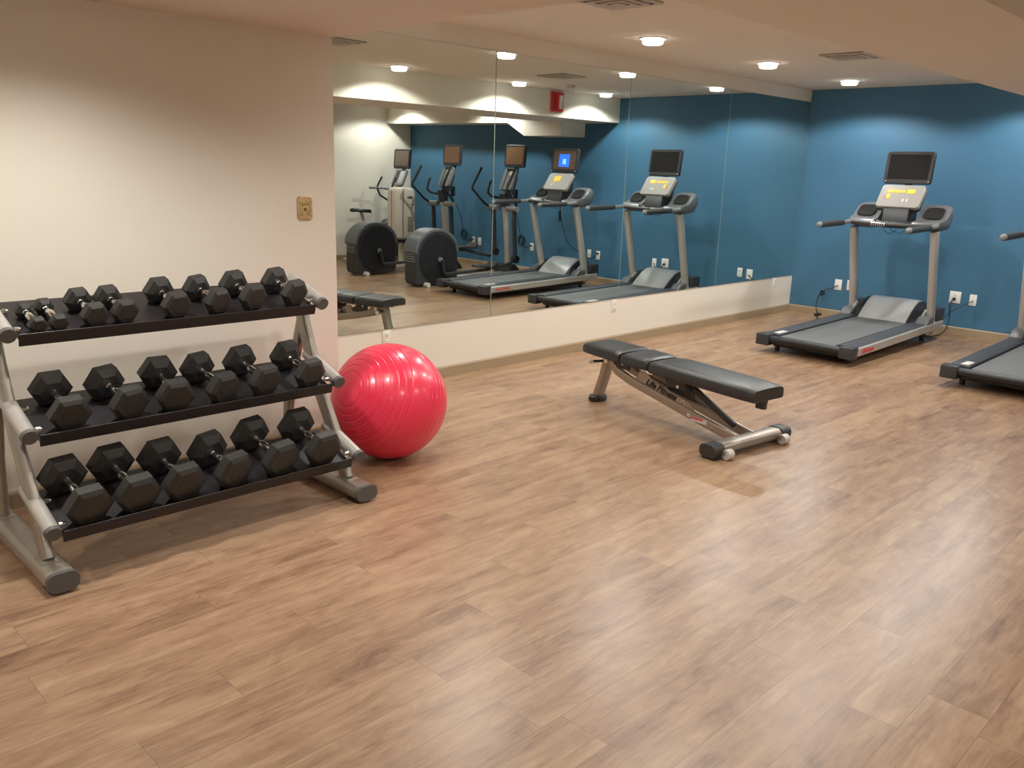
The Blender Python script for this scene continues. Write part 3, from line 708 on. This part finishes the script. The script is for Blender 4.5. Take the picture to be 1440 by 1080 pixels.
# ------------------------------------------------------------------ cross trainers (rear drive)
def cross_trainer(x, y, label, flip=1):
    t = thing('cross_trainer', label, 'cross trainer', (x, y, 0), 0, 'cross trainers facing the blue wall')
    def arch(x0, x1, z0, z1, n=14, k=1.0):
        c = (x0 + x1) / 2; pts = [(x0 + 0.03, z0), (x0, z0 + 0.06)]
        for q in range(n + 1):
            a = PI - PI * q / n
            pts.append((c + (x1 - x0) / 2 * 0.97 * math.cos(a) * (1 if q else 1), z0 + (z1 - z0) * 0.60 + (z1 - z0) * 0.40 * math.sin(a)))
        pts += [(x1, z0 + 0.06), (x1 - 0.03, z0)]
        return pts
    HX = -0.17
    m = MB(); P = arch(HX, 0.74 + HX, 0.03, 0.76); m.prism(P, 'y', -0.13, 0.13)
    hs = m.build('drive_housing', MT['plastic_d'], t, angle=30, bevel=0.02)
    m = MB(); rg = []
    pts = [(HX + 0.37 + 0.385 * math.cos(a), 0.465 + 0.315 * math.sin(a)) for a in [PI - PI * q / 18 for q in range(19)]]
    pin = [(HX + 0.37 + 0.345 * math.cos(a), 0.44 + 0.295 * math.sin(a)) for a in [PI - PI * q / 18 for q in range(19)]]
    m.prism(pts + pin[::-1], 'y', -0.14, 0.14); m.build('top_shell', MT['shell'], hs, bevel=0.01, angle=40)
    for s in (-1, 1):
        m = MB(); m.cyl((HX + 0.385, s * 0.13, 0.375), (HX + 0.385, s * 0.150, 0.375), 0.335, 48, 0.325); d_ = m.build('side_disc', MT['black'], hs, angle=30)
        m = MB(); m.cyl((HX + 0.40, s * 0.15, 0.36), (HX + 0.40, s * 0.17, 0.36), 0.035, 20); m.build('hub', MT['plastic'], d_)
        # crank, pedal arm, pedal
        ph = -1.35 if s > 0 else 1.8
        cx, cz = HX + 0.40 + 0.20 * math.cos(ph), 0.36 + 0.20 * math.sin(ph)
        MB().tube([(HX + 0.40, s * 0.185, 0.36), (cx, s * 0.185, cz)], 0, sec=(0.012, 0.03, 0.008), up=(0, 1, 0)).build('crank', MT['plastic_d'], t)
        fz = 0.30 if s > 0 else 0.38
        ar = MB().tube([(cx, s * 0.215, cz), (1.05, s * 0.215, (cz + fz) / 2 - 0.05), (1.50, s * 0.215, fz - 0.06), (1.60, s * 0.22, fz)], 0, sec=(0.016, 0.022, 0.010)).build('pedal_arm', MT['plastic_d'], t)
        m = MB(); zz_ = (cz + fz) / 2 - 0.005
        m.prism([(0.82, zz_), (1.20, zz_ - 0.02), (1.20, zz_ + 0.06), (1.16, zz_ + 0.07), (1.12, zz_ + 0.02), (0.84, zz_ + 0.035)], 'y', s * 0.215 - 0.085, s * 0.215 + 0.085)
        m.build('pedal', MT['redgrey'], ar, bevel=0.012)
        # swinging arm: lower link, hub, handle
        hz = 1.03
        lk = MB().tube([(1.62, s * 0.22, fz - 0.02), (1.57, s * 0.215, hz)], 0, sec=(0.024, 0.034, 0.018), up=(1, 0, 0)).build('swing_link', MT['plastic_d'], t)
        m = MB(); m.cyl((1.62, s * 0.18, fz), (1.62, s * 0.26, fz), 0.055, 20); m.build('link_joint', MT['black'], lk)
        MB().cyl((1.56, s * 0.09, hz), (1.56, s * 0.30, hz), 0.042, 20).build('arm_pivot', MT['plastic'], t)
        sw = 0.06 if s < 0 else -0.04
        MB().tube([(1.56, s * 0.27, hz), (1.50 - sw, s * 0.29, 1.10), (1.28 - sw, s * 0.31, 1.30), (1.29 - sw, s * 0.31, 1.34), (1.45 - sw, s * 0.30, 1.60)], [0.017, 0.017, 0.016, 0.017, 0.020], 12).build('swing_handle', MT['black'], t)
        MB().tube([(1.60, s * 0.10, 1.17), (1.47, s * 0.17, 1.20), (1.42, s * 0.185, 1.25), (1.46, s * 0.19, 1.38), (1.49, s * 0.19, 1.42)], [0.016, 0.017, 0.019, 0.019, 0.017], 12).build('fixed_handle', MT['black'], t)
    m = MB()
    for k in range(5): m.box((HX - 0.008, -0.10, 0.34 + k * 0.032), (HX + 0.02, 0.10, 0.351 + k * 0.032))
    m.build('vent_slots', MT['plastic'], hs, smooth=False)
    for s in (-1, 1): MB().cyl((HX + 0.16, s * 0.12, 0.032), (HX + 0.16, s * 0.20, 0.032), 0.032, 20).build('transport_wheel', MT['label'], t)
    # base beam and front foot
    MB().tube([(0.45, 0, 0.07), (1.75, 0, 0.07)], 0, sec=(0.05, 0.035, 0.02)).build('base_beam', MT['steel_l'], t)
    MB().prism([(1.50, 0.0), (1.88, 0.0), (1.86, 0.05), (1.76, 0.15), (1.68, 0.22), (1.60, 0.18), (1.52, 0.05)], 'y', -0.17, 0.17).build('front_foot', MT['black'], t, bevel=0.015)
    MB().tube([(1.70, 0, 0.12), (1.66, 0, 0.60), (1.60, 0, 1.12)], 0, sec=(0.045, 0.05, 0.035), up=(1, 0, 0)).build('mast', MT['steel_l'], t)
    MB().tube([(1.60, 0, 1.06), (1.585, 0, 1.24)], [0.075, 0.085], 20).build('mast_collar', MT['plastic_d'], t)
    MB().tube([(1.60, 0, 1.16), (1.68, 0, 1.30), (1.74, 0, 1.46), (1.72, 0, 1.60)], 0, sec=(0.085, 0.035, 0.025), up=(1, 0, 0)).build('console_neck', MT['plastic_d'], t)
    ct = math.radians(24); cc = (1.665, 0, 1.44)
    pn = rbox(0.26, 0.33, 0.05, 0.04, ct, cc).build('control_panel', MT['plastic'], t)
    face_quad('panel_groove', 'black', pn, ct, cc, -0.027, -0.062, -0.045, -0.15, 0.15)
    face_quad('readout', 'label', pn, ct, cc, -0.027, 0.0, 0.08, 0.06, 0.12)
    m = MB(); m.box((1.66, -0.02, 1.28), (1.70, 0.05, 1.37), 0.006); m.build('cup_ledge', MT['black'], t)
    television(t, (1.79, 0, 1.775), 0.42, 0.32, math.radians(5), 'screen_tan_reflection', False, 'plastic_d')
    return t
cross_trainer(7.40, 0.76, 'cross trainer with a tan reflection coloured into its screen, next to the blue-screen treadmill')
cross_trainer(7.42, -0.66, 'cross trainer with a tan reflection coloured into its screen, farther one beside the exercise bike')

# ------------------------------------------------------------------ upright exercise bike
t = thing('exercise_bike', 'upright exercise bike by the cream wall, seen in the mirror', 'exercise bike', (8.0, -1.92, 0))
m = MB(); m.prism([(0.35, 0.10), (1.15, 0.10), (1.22, 0.30), (1.12, 0.62), (0.98, 0.74), (0.82, 0.70), (0.60, 0.50), (0.40, 0.30)], 'y', -0.09, 0.09); m.build('shroud', MT['plastic_d'], t, bevel=0.03)
for xx in (0.18, 1.22): MB().tube([(xx, -0.27, 0.045), (xx, 0.27, 0.045)], 0, sec=(0.035, 0.03, 0.02)).build('stabiliser', MT['steel_l'], t)
MB().tube([(0.18, 0, 0.075), (0.6, 0, 0.13), (1.22, 0, 0.075)], 0, sec=(0.04, 0.03, 0.02)).build('base_beam', MT['steel_l'], t)
MB().tube([(0.55, 0, 0.30), (0.40, 0, 0.60), (0.33, 0, 0.84)], [0.040, 0.032, 0.028], 14).build('seat_post', MT['steel_l'], t)
m = MB(); rg = []
for xx, wd, zt in ((0.16, 0.075, 0.895), (0.20, 0.12, 0.90), (0.30, 0.115, 0.892), (0.40, 0.055, 0.885), (0.50, 0.03, 0.88), (0.53, 0.015, 0.872)):
    rg.append(m.ring([(xx, wd * math.cos(2 * PI * k / 14), zt - 0.03 + 0.03 * math.sin(2 * PI * k / 14)) for k in range(14)]))
m.skin(rg); m.build('saddle', MT['black'], t)
MB().tube([(1.08, 0, 0.66), (1.12, 0, 0.95), (1.10, 0, 1.28)], 0, sec=(0.055, 0.05, 0.03), up=(1, 0, 0)).build('mast', MT['beige'], t)
for s in (-1, 1):
    MB().tube([(1.08, s * 0.04, 1.20), (0.98, s * 0.16, 1.22), (0.76, s * 0.21, 1.22), (0.66, s * 0.21, 1.22)], [0.02, 0.018, 0.02, 0.022], 12).build('handlebar', MT['plastic'], t)
    MB().tube([(0.80, s * 0.20, 1.22), (0.84, s * 0.20, 1.30), (0.90, s * 0.19, 1.40)], 0.016, 10).build('upper_grip', MT['black'], t)
    MB().tube([(0.80, s * 0.19, 1.21), (0.84, s * 0.17, 1.10), (0.95, s * 0.10, 1.02), (1.08, s * 0.04, 1.0)], 0.016, 10).build('lower_bar', MT['black'], t)
    m = MB(); m.cyl((0.80, s * 0.10, 0.32), (0.80, s * 0.13, 0.32), 0.03, 14); m.box((0.785, s * 0.12 - 0.008, 0.32 - (0.17 if s > 0 else 0)), (0.815, s * 0.12 + 0.008, 0.32 + (0.17 if s < 0 else 0))); m.build('crank', MT['plastic'], t)
    z_ = 0.15 if s > 0 else 0.49
    MB().box((0.74, s * 0.20 - 0.06, z_ - 0.015), (0.86, s * 0.20 + 0.06, z_ + 0.015), 0.006).build('pedal', MT['black'], t)
ct = math.radians(26); cc = (1.13, 0, 1.39)
pn = rbox(0.30, 0.28, 0.05, 0.03, ct, cc).build('control_panel', MT['plastic'], t)
face_quad('readout', 'plastic_d', pn, ct, cc, -0.027, -0.10, -0.01, -0.10, 0.11); face_quad('readout', 'plastic_l', pn, ct, cc, -0.027, 0.01, 0.11, -0.10, 0.11)
television(t, (1.19, 0, 1.70), 0.43, 0.32, math.radians(5), 'screen_brown_reflection', False, 'black')

# ------------------------------------------------------------------ wipes dispenser
t = thing('wipes_dispenser', 'tall cream wipes dispenser standing before the exercise bike', 'dispenser', (8.70, -1.33, 0))
m = MB(); m.cyl((0, 0, 0), (0, 0, 0.03), 0.20, 32, 0.19); m.build('base', MT['beige'], t)
MB().cyl((0, 0, 0.03), (0, 0, 0.50), 0.05, 20).build('stem', MT['beige'], t)
m = MB(); rg = []
for z_, k in ((0.42, 0.93), (0.45, 1.0), (1.16, 1.0), (1.22, 0.93), (1.25, 0.75)):
    pts = []
    for q in range(32):
        a = 2 * PI * q / 32; cq, sq = math.cos(a), math.sin(a)
        e = 0.35
        pts.append((0.215 * k * math.copysign(abs(cq) ** (2 * e), cq), 0.17 * k * math.copysign(abs(sq) ** (2 * e), sq), z_))
    rg.append(m.ring(pts))
m.skin(rg); bd = m.build('cabinet', MT['beige2'], t, angle=50)
m = MB(); m.box((-0.10, 0.168, 0.47), (-0.086, 0.173, 1.20)); m.box((-0.219, 0.02, 0.47), (-0.213, 0.032, 1.20)); m.build('door_gap', MT['beige_d'], bd, smooth=False)
m = MB(); m.box((-0.03, 0.169, 0.99), (0.14, 0.173, 0.996)); m.build('panel_groove', MT['beige_d'], bd, smooth=False)
m = MB(); m.box((0.0, 0.168, 0.56), (0.11, 0.176, 0.80), 0.003); m.build('dispensing_opening', MT['beige_d'], bd)
m = MB()
for k in range(4): m.box((-0.005 + k * 0.028, 0.169, 1.08), (0.013 + k * 0.028, 0.174, 1.12))
m.build('badge', MT['plastic_d'], bd, smooth=False)

# ------------------------------------------------------------------ cords
def cord(name, label, path, coil=None, box_=None, r=0.005, plug=None, cat='cord'):
    t = thing(name, label, cat, path[-1])
    o0 = V(path[-1])
    def sm(P):
        P = [V(p) for p in P]; out = []
        for i in range(len(P) - 1):
            p0, p1, p2, p3 = P[max(i - 1, 0)], P[i], P[i + 1], P[min(i + 2, len(P) - 1)]
            for k in range(6):
                q = k / 6
                out.append(0.5 * ((2 * p1) + (p2 - p0) * q + (2 * p0 - 5 * p1 + 4 * p2 - p3) * q * q + (3 * p1 - p0 - 3 * p2 + p3) * q ** 3))
        out.append(P[-1]); return [p - o0 for p in out]
    m = MB(); m.tube(sm(path), r, 8)
    if coil:
        c, R_, n = coil; pts = []
        for k in range(n * 14):
            a = 2 * PI * k / 14; rr = R_ * (0.8 + 0.25 * math.sin(k * 0.37))
            pts.append(V(c) - o0 + V((-0.012 * math.sin(k * 0.21) - 0.004 * (k % 5), rr * math.cos(a), rr * 1.25 * math.sin(a))))
        m.tube(pts, r, 6)
    m.build('wire', MT['cord'], t)
    if box_:
        c, s_ = box_; c = V(c) - o0
        MB().box(c - V(s_) / 2, c + V(s_) / 2, 0.006).build('power_adapter', MT['cord'], t)
    if plug:
        c = V(plug) - o0; MB().box(c + V((-0.035, -0.014, -0.012)), c + V((0.0, 0.014, 0.012)), 0.004).build('plug', MT['cord'], t)
    return t
XP = L - 0.01
cord('power_cord', 'black power cord from the square outlet down beside the treadmill', [(XP - 0.03, 3.06, 0.385), (XP - 0.09, 3.07, 0.33), (XP - 0.11, 3.05, 0.18), (XP - 0.20, 3.06, 0.04), (XP - 0.40, 3.12, 0.008), (9.42, 3.25, 0.008), (9.43, 3.50, 0.010)], r=0.007, plug=(XP, 3.06, 0.385))
cord('coaxial_cord', 'thin dark cord from the small outlet to the treadmill side', [(XP - 0.02, 2.88, 0.38), (XP - 0.06, 2.95, 0.33), (XP - 0.20, 3.02, 0.26), (9.46, 3.06, 0.16), (9.45, 3.12, 0.03), (9.47, 3.25, 0.006)], r=0.004)
cord('coaxial_cord', 'knotted black cord hanging left of the treadmill left post', [(XP - 0.016, 4.36, 0.375), (XP - 0.05, 4.44, 0.33), (XP - 0.08, 4.50, 0.30), (XP - 0.10, 4.54, 0.22), (XP - 0.14, 4.53, 0.12), (9.62, 4.46, 0.03), (9.50, 4.40, 0.010), (9.35, 4.2, 0.008)], coil=((XP - 0.08, 4.50, 0.28), 0.022, 4), r=0.006, box_=((9.58, 4.44, 0.045), (0.10, 0.05, 0.03)))
for yc, yo, nm in ((0.76, 0.52, 'first'), (-0.66, -0.84, 'second')):
    cord('power_cord', f'coiled black cord on the blue wall by the {nm} cross trainer', [(XP - 0.03, yo, 0.43), (XP - 0.04, yo - 0.08, 0.40), (XP - 0.04, yo - 0.16, 0.44), (XP - 0.05, yo - 0.20, 0.56), (XP - 0.15, yo - 0.18, 0.85), (9.35, yc - 0.15, 1.10), (9.22, yc - 0.03, 1.24)],
         coil=((XP - 0.05, yo - 0.17, 0.50), 0.070, 5), box_=((9.26, yc - 0.05, 1.22), (0.045, 0.06, 0.16)), plug=(XP, yo, 0.43))
cord('power_cord', 'black cord with an inline adapter hanging from the blue-screen treadmill', [(XP - 0.03, 1.87, 0.43), (XP - 0.12, 1.86, 0.36), (9.60, 1.82, 0.40), (9.25, 1.80, 0.60), (9.08, 1.80, 0.95), (9.06, 1.80, 1.11)], box_=((9.05, 1.80, 0.98), (0.025, 0.03, 0.14)), plug=(XP, 1.87, 0.43))
